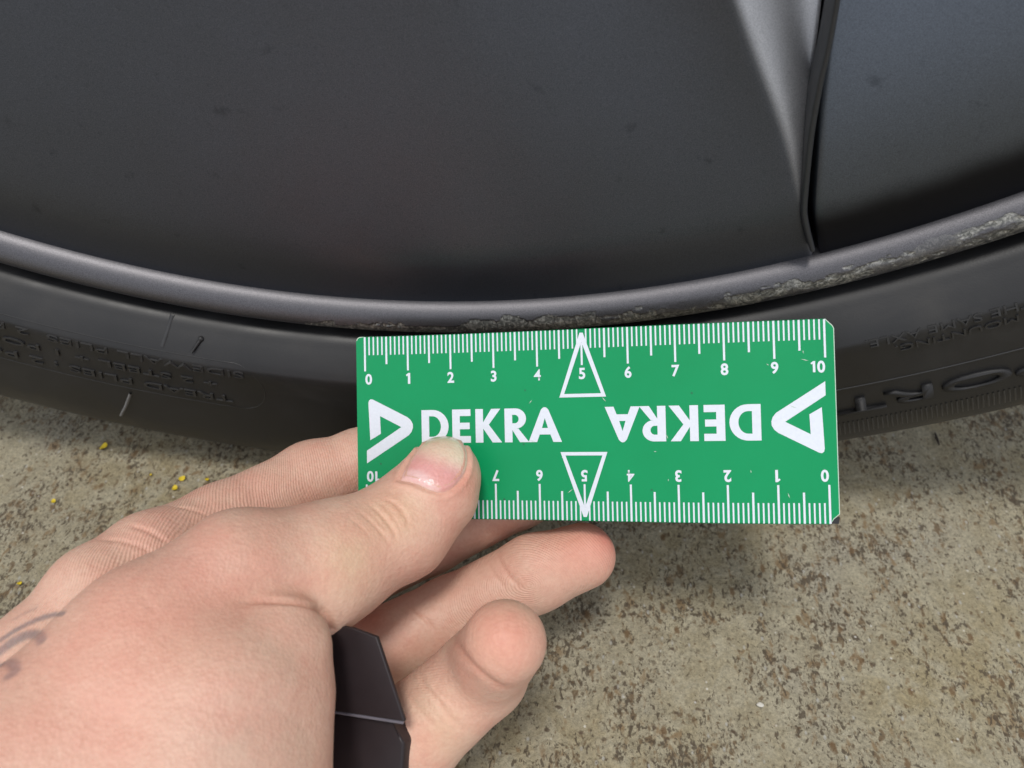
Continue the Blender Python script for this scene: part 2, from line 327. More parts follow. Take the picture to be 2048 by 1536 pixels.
LIP_PROF = [(.2480, .060), (.2490, .030), (.2501, .013), (.2506, .0075), (.2512, .0042), (.2520, .0020), (.2533, .0004), (.2550, -.0006), (.2566, -.0009), (.2582, -.0004), (.2595, .0010), (.2605, .0034), (.2609, .0070), (.2602, .014)]
def build_lip():
    pr = catmull(LIP_PROF, 7); seg = np.linalg.norm(np.diff(pr, axis=0), axis=1); s = np.concatenate([[0], np.cumsum(seg)])
    i0 = 7 * 3                                             # start of the exposed bead
    th = np.concatenate([np.linspace(-180, -22, 220, endpoint=False), np.linspace(-22, 38, 1500, endpoint=False), np.linspace(38, 180, 200, endpoint=False)])
    R_, T_ = np.meshgrid(pr[:, 0], th); Y_ = np.broadcast_to(pr[:, 1], R_.shape).copy(); S_ = np.broadcast_to(s, R_.shape)
    tan = np.gradient(pr, axis=0); tan /= np.linalg.norm(tan, axis=1)[:, None]; NR = np.broadcast_to(tan[:, 1] * -1, R_.shape); NY = np.broadcast_to(tan[:, 0], R_.shape)
    # outward normal in (r,y): should point to -y on the crest
    sgn = -1.0; NR, NY = NR * sgn * -1, NY * sgn
    s_edge = np.interp(.2595, pr[7 * 7:, 0][:30], s[7 * 7:][:30])
    arcmm = np.radians(T_) * .2575 * 1000; smm = (s_edge - S_) * 1000   # mm measured up from the outer edge
    lim = np.interp(T_[:, 0], [-3, 0, 3, 7, 12, 18, 24, 30, 40], [3.2, 4.9, 4.6, 4.9, 4.7, 4.8, 5.1, 6.6, 7.0])[:, None]
    P3 = np.stack([arcmm * .36, smm * 1.0, 0 * arcmm], -1)
    n = fbm(P3 * .6 + 5, 4); n2 = fbm(P3 * 3.2 + 31, 3); n3 = fbm(P3 * .17 + 77, 2)
    edge = lim * (1 + .45 * n + .5 * n3) - smm + .55 * n2
    mask = sstep(-.05, .18, edge) * (T_ > -3.2) * (T_ < 39)
    chips = sstep(.16, .3, fbm(np.stack([arcmm * .35, smm * .8, 0 * smm], -1) + 9, 3) - np.clip((smm - lim) * .10, 0, 9)) * (T_ > 10) * (T_ < 39) * (smm < 6.5)
    keep = 1 - .75 * sstep(-.1, .25, fbm(P3 * .45 + 50, 3)) * (T_ > 16)
    mask = np.clip(mask * keep + chips * .7 * (smm > 0), 0, 1)
    mask *= (S_ > s[i0])
    ridge = np.exp(-(edge / .14)**2) * (T_ > -3) * (T_ < 39) * (S_ > s[i0])
    disp = -.00014 * mask + mask * .00014 * fbm(P3 * 1.6 + 12, 4) + .00012 * ridge
    R2 = R_ + NR * disp; Y2 = Y_ + NY * disp
    me = fast_mesh('rim_lip', wheel_pt(R2, T_, Y2).reshape(-1, 3), grid_quads(len(th), len(pr), True))
    set_attr(me, 'scuff', mask.ravel()); return new_obj('rim_lip', me, wheel, MLIP)
rim = build_lip()

L1 = np.array( [(0.08, 17.6), (0.15, 20.6), (0.1928, 22.4), (0.217, 23.45), (0.2327, 23.75), (0.2411, 23.85), (0.2504, 23.87), (0.251, 23.87)] )
G1 = np.array( [(0.08, 37.92), (0.15, 31.02), (0.2, 26.42), (0.2101, 25.42), (0.2207, 24.58), (0.2344, 23.85), (0.2396, 23.75), (0.2497, 23.91), (0.251, 23.91)] )
H1 = np.array( [(0.08, 38.44), (0.15, 31.54), (0.2001, 26.94), (0.2102, 25.99), (0.2209, 25.21), (0.2349, 24.49), (0.2414, 24.33), (0.2487, 24.33), (0.251, 24.33)] )
def curve_at(C, r):
    p = catmull(C, 12); return np.interp(r, p[:, 0], p[:, 1])
def softplus(x, k): return k * np.log1p(np.exp(np.clip(x / k, -60, 60)))
def y_dish(r):
    return .0004 + .10 * (.2362 - r) + .30 * softplus(r - .2362, .0016)
def y_spoke(r, th):
    d = np.radians(th - curve_at(L1, r)) * r; g = sstep(.244, .165, r)
    side = .40 * .012 * (1 - np.exp(-np.clip(-d, 0, None) / .012)) * g - .06 * np.clip(.2362 - r, 0, 1) * sstep(0, .05, -d)
    return y_dish(r) + side + .50 * softplus(d, .0008) * np.clip((.2500 - r) / .004, .25, 1)
def y_blade(r, th):
    h = np.clip(.2402 - r, 0, None)
    return .0004 + 7.0 * h**2 / (1 + h * 8) + .26 * softplus(r - .2402, .0014)
def tone_spoke(r, th):                                    # paints the bevel's bright sky reflection into the colour; rest of the panel unchanged
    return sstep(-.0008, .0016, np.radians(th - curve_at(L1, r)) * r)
def tone_blade(r, th):                                    # dark reflection painted along the panel's outer band, together with brake dust
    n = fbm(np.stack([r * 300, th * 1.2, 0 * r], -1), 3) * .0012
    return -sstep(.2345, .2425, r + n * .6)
def panel(name, fy, tone, thA, thB, nr, nt_, m, wall, r0=.08, pw=1.0, r1=.2514):
    r = np.linspace(r0, r1, nr); u = np.linspace(0, 1, nt_)**pw
    A = thA(r); B = thB(r); R_ = np.repeat(r[:, None], nt_, 1); T_ = A[:, None] + (B - A)[:, None] * u
    Y_ = fy(R_, T_)
    # edge walls turned back on both sides, with a small rounding
    Rw = np.concatenate([R_[:, :1], R_[:, :1], R_, R_[:, -1:], R_[:, -1:]], 1)
    eps = np.degrees(.0005 / r)[:, None]
    Tw = np.concatenate([T_[:, :1] - eps * .9, T_[:, :1] - eps * .6, T_, T_[:, -1:] + eps * .6, T_[:, -1:] + eps * .9], 1)
    Yw = np.concatenate([Y_[:, :1] + wall, Y_[:, :1] + .0006, Y_, Y_[:, -1:] + .0006, Y_[:, -1:] + wall], 1)
    me = fast_mesh(name, wheel_pt(Rw, Tw, Yw).reshape(-1, 3), grid_quads(nr, nt_ + 4)); tv = tone(Rw, Tw); tv[:, :1] = -1; tv[:, -1:] = -1; set_attr(me, 'tone', tv.ravel())  # outermost wall columns coloured dark to paint in the unlit gap
    return new_obj(name, me, wheel, m)
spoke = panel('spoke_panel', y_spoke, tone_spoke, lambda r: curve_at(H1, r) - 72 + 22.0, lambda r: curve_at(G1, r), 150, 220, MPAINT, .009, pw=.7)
blade = panel('recessed_panel', y_blade, tone_blade, lambda r: curve_at(H1, r), lambda r: curve_at(H1, r) + 21.2, 140, 70, MBLADE, .010)
trim = panel('groove_trim', lambda r, t: 0 * r, lambda r, t: np.maximum(y_spoke(r, curve_at(G1, r)), y_blade(r, t)) + .0006, lambda r: curve_at(G1, r) + .02, lambda r: curve_at(G1, r) + .28 * (curve_at(H1, r) - curve_at(G1, r)), 100, 4, MTRIM, .006, r1=.2475)
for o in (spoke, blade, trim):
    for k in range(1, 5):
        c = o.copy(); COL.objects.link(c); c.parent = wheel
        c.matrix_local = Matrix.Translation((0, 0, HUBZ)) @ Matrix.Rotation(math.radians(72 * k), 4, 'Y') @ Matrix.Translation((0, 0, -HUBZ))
def disc(name, prof, m, n=180):
    pr = np.array(prof); th = np.linspace(-180, 180, n, endpoint=False); R_, T_ = np.meshgrid(pr[:, 0], th)
    return new_obj(name, fast_mesh(name, wheel_pt(R_, T_, np.broadcast_to(pr[:, 1], R_.shape)).reshape(-1, 3), grid_quads(n, len(pr), True)), wheel, m)
disc('hub_cap', [(.001, .006), (.03, .0065), (.06, .0085), (.072, .012), (.086, .019), (.088, .03)], MPAINT)
disc('inner_barrel', [(.001, .05), (.20, .045), (.2488, .040)], MDARK)

# ------------------------------------------------------------------ space in front of the camera, in centimetres (x right, y up, z away)
def world(P):
    P = np.asarray(P, float); return CAM + .01 * (P[..., :1] * RGT + P[..., 1:2] * UPV + P[..., 2:3] * FWD)
def at(px, py, z): return np.array([(px - CX) / FPX * z, -(py - CY) / FPX * z, z])

# ------------------------------------------------------------------ ruler card: 10.4 x 4.2 cm, slightly bent
CQ = (1.5550, -.884, 16.376, .029, .253, .020, -.008, .007); CH = 4.198
_S = np.linspace(-6, 6, 481); _a = CQ[6] * _S + CQ[7] * _S**2
_dx = np.cumsum(np.cos(_a)) * .025; _dz = np.cumsum(np.sin(_a)) * .025; _dx -= np.interp(0, _S, _dx); _dz -= np.interp(0, _S, _dz)
def _rot(ax, an):
    c, s = math.cos(an), math.sin(an); A = np.eye(3); i, j = [(1, 2), (2, 0), (0, 1)][ax]; A[i, i] = c; A[j, j] = c; A[i, j] = -s; A[j, i] = s; return A
CR = _rot(2, CQ[5]) @ _rot(0, CQ[3]) @ _rot(1, CQ[4])
def card_cam(s, t, h):                                    # s, t, h in cm; h is height above the printed face
    a = np.interp(s, _S, _a); x = np.interp(s, _S, _dx) + np.sin(a) * h; z = np.interp(s, _S, _dz) - np.cos(a) * h
    return np.stack([x, t, z], -1) @ CR.T + np.array(CQ[:3])
def card_w(s, t, h): return world(card_cam(s, t, h))
SX = 5.2; HT = CH / 2; TH = .085
def poly_bm(loops):
    """flat faces from closed outlines; the first is the outside, the others are holes"""
    cu = bpy.data.curves.new('outline', 'CURVE'); cu.dimensions = '2D'; cu.fill_mode = 'BOTH'
    for lp in loops:
        sp = cu.splines.new('POLY'); sp.points.add(len(lp) - 1); sp.use_cyclic_u = True
        for p, q in zip(sp.points, lp): p.co = (q[0], q[1], 0, 1)
    o = bpy.data.objects.new('outline', cu); COL.objects.link(o); dg = bpy.context.evaluated_depsgraph_get()
    me = bpy.data.meshes.new_from_object(o.evaluated_get(dg)); bpy.data.objects.remove(o); bpy.data.curves.remove(cu)
    bm = bmesh.new(); bm.from_mesh(me); bpy.data.meshes.remove(me); return bm
def arc_pts(cx, cy, r, a0, a1, n=7): return [(cx + r * math.cos(math.radians(a)), cy + r * math.sin(math.radians(a))) for a in np.linspace(a0, a1, n)]
def build_card():
    rr = .10
    out = arc_pts(-SX + rr, HT - rr, rr, 180, 90) + [(SX - .17, HT), (SX - .03, HT - .14), (SX, HT - .20)] + [(SX, -HT + .20), (SX - .12, -HT + .10), (SX - .20, -HT)] + arc_pts(-SX + rr, -HT + rr, rr, 270, 180)
    bm = poly_bm([out]); slice_x(bm, .2)
    r = bmesh.ops.extrude_face_region(bm, geom=bm.faces[:])
    for e in r['geom']:
        if isinstance(e, bmesh.types.BMVert): e.co.z = -TH
    bmesh.ops.recalc_face_normals(bm, faces=bm.faces[:])
    edges = [e for e in bm.edges if abs(e.verts[0].co.z) < 1e-6 and abs(e.verts[1].co.z) < 1e-6 and len(e.link_faces) == 2 and abs(e.link_faces[0].normal.z - e.link_faces[1].normal.z) > .5]
    for f in bm.faces: f.material_index = 0 if (f.normal.z > .5) else 1
    bv = bmesh.ops.bevel(bm, geom=edges, offset=.022, segments=2, affect='EDGES', profile=.6)
    for f in bv['faces']: f.material_index = 1
    return bm_to('ruler_card', bm, card_w, None, [MCARD, MEDGE])
card = build_card()
tag(card, 'green plastic centimetre ruler card with white scales and lettering, held against the rim', 'ruler')
PH = .006
def print_part(name, bm, flip=False, h=PH):
    slice_x(bm, .22)
    sg = -1 if flip else 1
    return bm_to(name, bm, lambda x, y, z: card_w(sg * x, sg * y, 0 * x + h), card, MPRINT)
def rect(a, b, c, d): return [(a, b), (c, b), (c, d), (a, d)]
def numeral_bm(k):
    if k not in (1, 10): return text_flat(str(k), .008 if k == 4 else .030)
    one = poly_bm([[(.14, 0), (.30, 0), (.30, .70), (.17, .70), (.0, .57), (.07, .49), (.14, .54)]])
    if k == 10:
        z = text_flat('0', .030); me = bpy.data.meshes.new('t'); z.to_mesh(me); z.free()
        me.transform(Matrix.Translation((.42, 0, 0))); one.from_mesh(me); bpy.data.meshes.remove(me)
    return one
def marks(flip):
    bm = bmesh.new()
    for k in range(101):
        if k == 50: ln = .80
        else: ln = .80 if k % 10 == 0 else (.645 if k % 5 == 0 else .43)
        wd = .043 if k % 5 == 0 else .033; s = -5 + k * .1; t0 = HT - (.012 if k != 50 else .30)
        if 0 < abs(k - 50) <= 2: t0 = HT - .012
        bm.faces.new([bm.verts.new((x, y, 0)) for x, y in rect(s - wd / 2, HT - ln, s + wd / 2, t0)])
    print_part('scale_marks', bm, flip)
    ap = HT - .09; b = HT - 1.50; hw = .515; tk = .075
    outer = [(0 - .035, ap), (.035, ap), (hw, b), (-hw, b)]; hi = ap - .26
    iw = hw - tk * 1.45; inner = [(0, ap - .20), (iw, b + tk), (-iw, b + tk)]
    print_part('pointer_triangle', poly_bm([outer, inner]), flip, PH + .004)
    for k in range(11):
        s = -5 + k; d = .985; tx = s
        if k == 0: tx = s + .08
        if k == 10: tx = s - .15
        if k == 5: d = .985
        bm = numeral_bm(k); xs = [v.co.x for v in bm.verts]; ys = [v.co.y for v in bm.verts]
        sc = .25 / (max(ys) - min(ys)); cx = (max(xs) + min(xs)) / 2; cy = (max(ys) + min(ys)) / 2
        for v in bm.verts: v.co.x = tx + (v.co.x - cx) * sc * .95; v.co.y = HT - d + (v.co.y - cy) * sc
        print_part('numeral', bm, flip)
LET = {}
def bez(p0, p1, p2, n=8): return [tuple((1 - t)**2 * np.array(p0) + 2 * t * (1 - t) * np.array(p1) + t * t * np.array(p2)) for t in np.linspace(0, 1, n)]
def half(x0, y0, xr, y1):                                   # right-hand bowl from (x0,y1) round to (x0,y0)
    r = (y1 - y0) / 2; rx = xr - x0
    return [(x0 + rx * math.sin(a), (y0 + y1) / 2 + r * math.cos(a)) for a in np.linspace(0, math.pi, 17)]
ST = .235
LET['D'] = (.84, [[(0, 0), (0, 1)] + half(.34, 0, .84, 1), [(ST, .19)] + half(.34, .19, .60, .81)[::-1] + [(ST, .81)]])
LET['E'] = (.57, [[(0, 0), (0, 1), (.57, 1), (.57, .80), (ST, .80), (ST, .60), (.54, .60), (.54, .405), (ST, .405), (ST, .20), (.57, .20), (.57, 0)]])
LET['K'] = (.81, [[(0, 0), (0, 1), (ST, 1), (ST, .60), (.49, 1), (.77, 1), (.41, .53), (.81, 0), (.52, 0), (ST, .42), (ST, 0)]])
LET['R'] = (.74, [[(0, 0), (0, 1)] + half(.33, .40, .655, 1) + [(.42, .40), (.74, 0), (.46, 0), (ST, .36), (ST, 0)], [(ST, .56)] + half(.31, .56, .43, .81)[::-1] + [(ST, .81)]])
LET['A'] = (1.0, [[(0, 0), (.385, .94)] + bez((.385, .94), (.50, 1.10), (.615, .94), 7) + [(1.0, 0), (.745, 0), (.66, .22), (.34, .22), (.255, 0)], [(.41, .41), (.59, .41), (.50, .70)]])
def brand(flip):
    cap = .755; x = -3.70; t0 = -.375
    bmA = bmesh.new()
    for ch, gap in (('D', .115), ('E', .15), ('K', .085), ('R', -.02), ('A', 0)):
        wd, loops = LET[ch]
        b = poly_bm([[(x + p[0] * cap * .995, t0 + p[1] * cap) for p in lp] for lp in loops])
        me = bpy.data.meshes.new('t'); b.to_mesh(me); b.free(); bmA.from_mesh(me); bpy.data.meshes.remove(me)
        x += (wd + gap) * cap * .995
    print_part('lettering', bmA, flip)
    pts = [(160, 1055), (160, 975), (385, 828), (248, 755), (252, 868), (183, 908), (174, 672), (178, 655), (190, 646), (206, 650), (425, 765), (446, 783), (460, 808), (461, 832), (453, 856), (434, 880)]
    mp = [(-4.985 + (a - 160) / 3.2 / 87, HT - 1.44 - (b - 645) / 3.2 / 87) for a, b in pts]
    print_part('logo_mark', poly_bm([mp]), flip)
for fl in (False, True): marks(fl); brand(fl)
rs = random.Random(4)
for k in range(14):
    x, y, an, ln = rs.uniform(-1.5, 5), rs.uniform(-1.9, 1.9), rs.uniform(0, 3.1), rs.uniform(.04, .16)
    if k == 0: x, y, an, ln = 4.52, 1.28, -.25, .16
    b = bmesh.new(); dx, dy = math.cos(an) * ln, math.sin(an) * ln; nx, ny = -math.sin(an) * .008, math.cos(an) * .008
    b.faces.new([b.verts.new(q) for q in ((x, y, 0), (x + dx * .5 - nx, y + dy * .5 - ny, 0), (x + dx, y + dy, 0), (x + dx * .5 + nx, y + dy * .5 + ny, 0))])
    bm_to('scratch', b, lambda x, y, z: card_w(x, y, 0 * x + .011), card, MEDGE)
def chip():
    bm = poly_bm([[(SX - .19, -HT + .01), (SX - .02, -HT + .0), (SX + .0, -HT + .14), (SX - .07, -HT + .125), (SX - .13, -HT + .085)]])
    raise_bm(bm, .03)
    o = bm_to('chipped_corner', bm, lambda x, y, z: card_w(x, y, z - .075), card, MDARK); o['label'] = 'split dark corner of the card'
chip()

# ------------------------------------------------------------------ hand: one implicit surface meshed at half a millimetre
def cap(ax, ay, az, ar, bx, by, bz, br, k): return (at(ax, ay, az), at(bx, by, bz), ar, br, k)
THUMB = [cap(888, 948, 16.15, .78, 868, 985, 16.0, .90, .1), cap(868, 985, 16.0, .90, 800, 1058, 15.7, 1.00, .3), cap(800, 1058, 15.7, 1.00, 655, 1128, 14.9, 1.15, .4),
         cap(655, 1128, 14.9, 1.15, 480, 1145, 13.9, 1.05, .5), cap(590, 1195, 14.1, .66, 645, 1195, 14.3, .68, .35), cap(480, 1145, 13.9, 1.05, 300, 1290, 12.9, 1.25, .6), cap(300, 1290, 12.9, 1.25, 40, 1560, 11.4, 1.6, .8),
         cap(470, 1400, 12.6, 1.50, 400, 1640, 12.0, 1.8, .5), cap(330, 1450, 12.4, 1.6, 200, 1700, 11.6, 2.0, .8), cap(400, 1640, 12.0, 1.8, -60, 1900, 11.3, 2.2, .8), cap(560, 1285, 13.0, .80, 575, 1300, 13.0, .76, .3), cap(560, 1400, 12.8, .90, 545, 1560, 12.4, .90, .3)]
INDEX = [cap(-330, 1640, 12.4, 1.6, 75, 1345, 13.4, 1.0, .8), cap(75, 1345, 13.4, 1.0, 200, 1188, 14.2, .92, .5), cap(200, 1188, 14.2, .92, 300, 1118, 15.0, .90, .3), cap(300, 1118, 15.0, .90, 440, 1048, 16.4, .84, .3), cap(440, 1048, 16.4, .84, 625, 962, 18.1, .92, .3),
         cap(625, 962, 18.1, .92, 720, 925, 18.5, .82, .3), cap(720, 925, 18.5, .82, 860, 885, 18.3, .76, .2), cap(860, 885, 18.3, .76, 1010, 860, 17.95, .68, .2)]
PALM = [cap(120, 1330, 14.2, 1.0, -250, 1700, 12.5, 1.3, .5), cap(260, 1330, 15.4, 1.1, -150, 1800, 13.0, 1.3, .8), cap(400, 1480, 15.6, 1.1, 0, 1900, 13.2, 1.4, .8), cap(560, 1680, 15.0, 1.1, 150, 2000, 13.2, 1.5, .8),
        cap(-60, 1750, 12.2, 2.1, -420, 2250, 10.8, 2.4, .8), cap(-420, 2250, 10.8, 2.4, -1500, 3500, 10.0, 2.9, .8)]
MIDDLE = [cap(260, 1330, 15.4, 1.1, 640, 1180, 18.2, .90, .3), cap(640, 1180, 18.2, .90, 860, 1080, 18.6, .82, .3), cap(860, 1080, 18.6, .82, 1040, 990, 18.3, .78, .2), cap(1040, 990, 18.3, .78, 1140, 940, 17.9, .70, .2)]
RING = [cap(400, 1480, 15.6, 1.0, 690, 1330, 16.9, .92, .3), cap(690, 1330, 16.9, .92, 900, 1228, 17.5, .84, .3), cap(900, 1228, 17.5, .84, 1070, 1146, 17.4, .86, .2), cap(1070, 1146, 17.4, .86, 1165, 1112, 17.35, .76, .25)]
LITTLE = [cap(560, 1680, 15.0, 1.1, 820, 1475, 14.9, .96, .3), cap(820, 1475, 14.9, .96, 965, 1345, 15.0, .88, .25), cap(965, 1345, 15.0, .86, 1010, 1284, 13.75, .76, .22)]
GROUPS = [(PALM, .1), (INDEX, .5), (THUMB, .35), (MIDDLE, .12), (RING, .10), (LITTLE, .10)]
def smin(a, b, k):
    h = np.clip(k - np.abs(a - b), 0, None) / k; return np.minimum(a, b) - h * h * k * .25
def d_cap(P, c):
    a, b, ra, rb, _ = c; ba = b - a; t = np.clip(((P - a) @ ba) / (ba @ ba), 0, 1)
    return np.linalg.norm(P - a - t[..., None] * ba, axis=-1) - (ra + (rb - ra) * t)
def sdf(P, groups=None):
    D = None
    for g, kg in (groups or GROUPS):
        d = None
        for c in g:
            e = d_cap(P, c); d = e if d is None else smin(d, e, c[4])
        D = d if D is None else smin(D, d, kg)
    return D
def raycast(px, groups=None, it=60):
    px = np.asarray(px, float); d = np.stack([(px[:, 0] - CX) / FPX, -(px[:, 1] - CY) / FPX, np.ones(len(px))], -1); ln = np.linalg.norm(d, axis=1)
    t = np.full(len(px), 8.0)
    for _ in range(it):
        s = sdf(d * t[:, None], groups); t = np.minimum(t + s / ln * .8, 30)
    return d * t[:, None]
def grad(P, e=.02):
    g = np.stack([sdf(P + np.eye(3)[k] * e) - sdf(P - np.eye(3)[k] * e) for k in range(3)], -1); return g / (np.linalg.norm(g, axis=-1, keepdims=True) + 1e-9)
def surface_nets(lo, hi, h):
    n = np.ceil((np.array(hi) - lo) / h).astype(int) + 1; c = 6
    nc = n // c + 2; ax = [lo[k] + np.arange(nc[k]) * c * h for k in range(3)]
    Dc = sdf(np.stack(np.meshgrid(*ax, indexing='ij'), -1).reshape(-1, 3)).reshape(nc)
    D = np.repeat(np.repeat(np.repeat(Dc, c, 0), c, 1), c, 2)[:n[0], :n[1], :n[2]].astype(np.float32)
    I = np.argwhere(np.abs(D) < c * h * 1.9); step = 400000
    for k in range(0, len(I), step):
        J = I[k:k + step]; D[J[:, 0], J[:, 1], J[:, 2]] = sdf(lo + J * h)
    B = D < 0
    cnt = np.zeros(np.array(B.shape) - 1, np.int8)
    offs = [(i, j, k) for i in (0, 1) for j in (0, 1) for k in (0, 1)]
    sl_ = lambda o: tuple(slice(o[a], B.shape[a] - 1 + o[a]) for a in range(3))
    for o in offs: cnt += B[sl_(o)]
    C = np.argwhere((cnt > 0) & (cnt < 8)); idx = np.full(cnt.shape, -1, np.int32); idx[C[:, 0], C[:, 1], C[:, 2]] = np.arange(len(C))
    acc = np.zeros((len(C), 3)); num = np.zeros(len(C))
    for a in range(3):
        for o in offs:
            if o[a]: continue
            p = C + o; q = p.copy(); q[:, a] += 1
            d0 = D[p[:, 0], p[:, 1], p[:, 2]]; d1 = D[q[:, 0], q[:, 1], q[:, 2]]; x = (d0 < 0) != (d1 < 0)
            t = np.where(x, d0 / np.where(x, d0 - d1, 1), 0); v = p.astype(float); v[:, a] += t
            acc[x] += v[x]; num[x] += 1
    V = lo + acc / num[:, None] * h; Q = []
    for a in range(3):
        b, c2 = (a + 1) % 3, (a + 2) % 3
        s0 = [slice(1, B.shape[k] - 1) for k in range(3)]; s1 = list(s0); s0[a] = slice(0, B.shape[a] - 1); s1[a] = slice(1, B.shape[a])
        E0, E1 = B[tuple(s0)], B[tuple(s1)]; X = np.argwhere(E0 != E1); X0 = E0[X[:, 0], X[:, 1], X[:, 2]]
        X = X + np.array([0 if k == a else 1 for k in range(3)])
        def cell(db, dc):
            y = X.copy(); y[:, b] -= db; y[:, c2] -= dc; return idx[y[:, 0], y[:, 1], y[:, 2]]
        q = np.stack([cell(1, 1), cell(0, 1), cell(0, 0), cell(1, 0)], -1); q[~X0] = q[~X0][:, ::-1]; Q.append(q)
    Q = np.vstack(Q); return V, Q[(Q >= 0).all(1)]
Z4 = lambda L_: [(600 + x / 2.763, 980 + y / 2.763) for x, y in L_]
Z3 = lambda L_: [(x / 2.087, 800 + y / 2.087) for x, y in L_]
CREASES = [  # (points in photo pixels, width cm, depth cm)
    (Z4([(450, 45), (520, 75), (580, 150), (605, 235)]), .045, .030), (Z4([(370, 70), (440, 130), (500, 200), (545, 290)]), .05, .034), (Z4([(300, 100), (380, 165), (450, 240), (515, 315)]), .045, .026),
    (Z4([(520, 60), (575, 115), (600, 170), (650, 215)]), .035, .022), (Z4([(250, 130), (330, 200), (400, 280)]), .04, .016), (Z4([(410, 55), (480, 100), (540, 190), (570, 270)]), .03, .016), (Z4([(340, 85), (410, 150), (480, 225)]), .03, .012),
    ([(470, 1206), (551, 1202), (613, 1209), (650, 1232), (664, 1262)], .07, .075),
    (Z3([(930, 745), (1060, 752), (1200, 762), (1320, 790)]), .08, .018), (Z3([(1000, 700), (1130, 712), (1250, 735)]), .07, .010), (Z3([(900, 790), (1020, 780), (1150, 790)]), .07, .010),
    (Z3([(530, 522), (600, 540), (660, 570), (705, 600)]), .06, .040), (Z3([(405, 582), (500, 588), (590, 615), (650, 645)]), .06, .030), (Z3([(720, 445), (800, 458), (880, 485)]), .06, .030),
    (Z4([(1080, 330), (1120, 420), (1180, 500), (1250, 560)]), .06, .030), (Z4([(1030, 380), (1080, 470), (1140, 550)]), .05, .022), (Z4([(560, 620), (650, 675), (715, 735), (745, 790)]), .06, .035), (Z4([(610, 690), (680, 760), (700, 800)]), .04, .016),
    (Z4([(842, 790), (868, 850), (920, 930), (1000, 1010), (1090, 1078), (1165, 1108)]), .10, .050), (Z4([(655, 1000), (690, 1080), (760, 1160), (830, 1255), (905, 1330)]), .06, .035), (Z4([(720, 1050), (780, 1130), (860, 1200)]), .05, .018), (Z4([(560, 1060), (620, 1160), (700, 1260), (780, 1330)]), .06, .020),
    (Z3([(590, 800), (620, 850), (655, 900)]), .05, .010), (Z3([(480, 1300), (520, 1340)]), .05, .008)]
TATTOO = [(Z3([(265, 893), (230, 896), (180, 908), (130, 928), (70, 958), (20, 990), (-40, 1030)]), .055, .75), (Z3([(175, 1005), (165, 985), (135, 978), (95, 988), (45, 1015), (0, 1048), (-50, 1085)]), .095, .75),
          (Z3([(-60, 1125), (0, 1108), (35, 1098), (58, 1112), (62, 1135), (40, 1150)]), .095, .75), (Z3([(150, 870), (115, 885), (60, 915)]), .04, .3)]
TINTS = [  # pixel, radius cm, colour, weight
    (1150, 1095, .75, (.62, .24, .17), .50), (1215, 1080, .45, (.68, .22, .17), .6), (1010, 1270, .7, (.62, .24, .16), .5), (925, 960, .45, (.68, .27, .20), .55), (890, 1090, .6, (.66, .29, .21), .35), (470, 1120, .9, (.52, .28, .20), .45), (380, 1130, .7, (.60, .30, .24), .35),
    (790, 1030, .6, (.56, .38, .20), .35), (700, 1120, .7, (.56, .38, .22), .40), (250, 1220, 1.0, (.66, .33, .25), .40), (300, 1330, 1.2, (.66, .33, .24), .45), (520, 1350, .8, (.55, .35, .26), .35), (500, 1440, .8, (.48, .34, .26), .4), (140, 1480, 1.1, (.66, .34, .25), .40), (640, 950, .7, (.70, .40, .30), .35),
    (520, 990, .6, (.70, .33, .25), .35), (740, 1240, .5, (.60, .22, .15), .6), (870, 1460, .7, (.62, .42, .26), .35), (330, 1060, .6, (.68, .36, .28), .4)]
def seg_dist(V, A):
    D = np.full(len(V), 9.0)
    for a, b in zip(A[:-1], A[1:]):
        ba = b - a; t = np.clip(((V - a) @ ba) / (ba @ ba + 1e-12), 0, 1); D = np.minimum(D, np.linalg.norm(V - a - t[:, None] * ba, axis=1))
    return D
NAIL_PX = [(680 + x / 3.2, 600 + y / 3.2) for x, y in [(385, 1152), (410, 1085), (445, 1020), (490, 955), (545, 900), (600, 876), (660, 868), (725, 876), (780, 903), (812, 960), (818, 1035), (800, 1105), (760, 1165), (705, 1212), (640, 1231), (570, 1212), (480, 1172)]]
def dense(L_, n=10):
    P = catmull(L_, n); return P
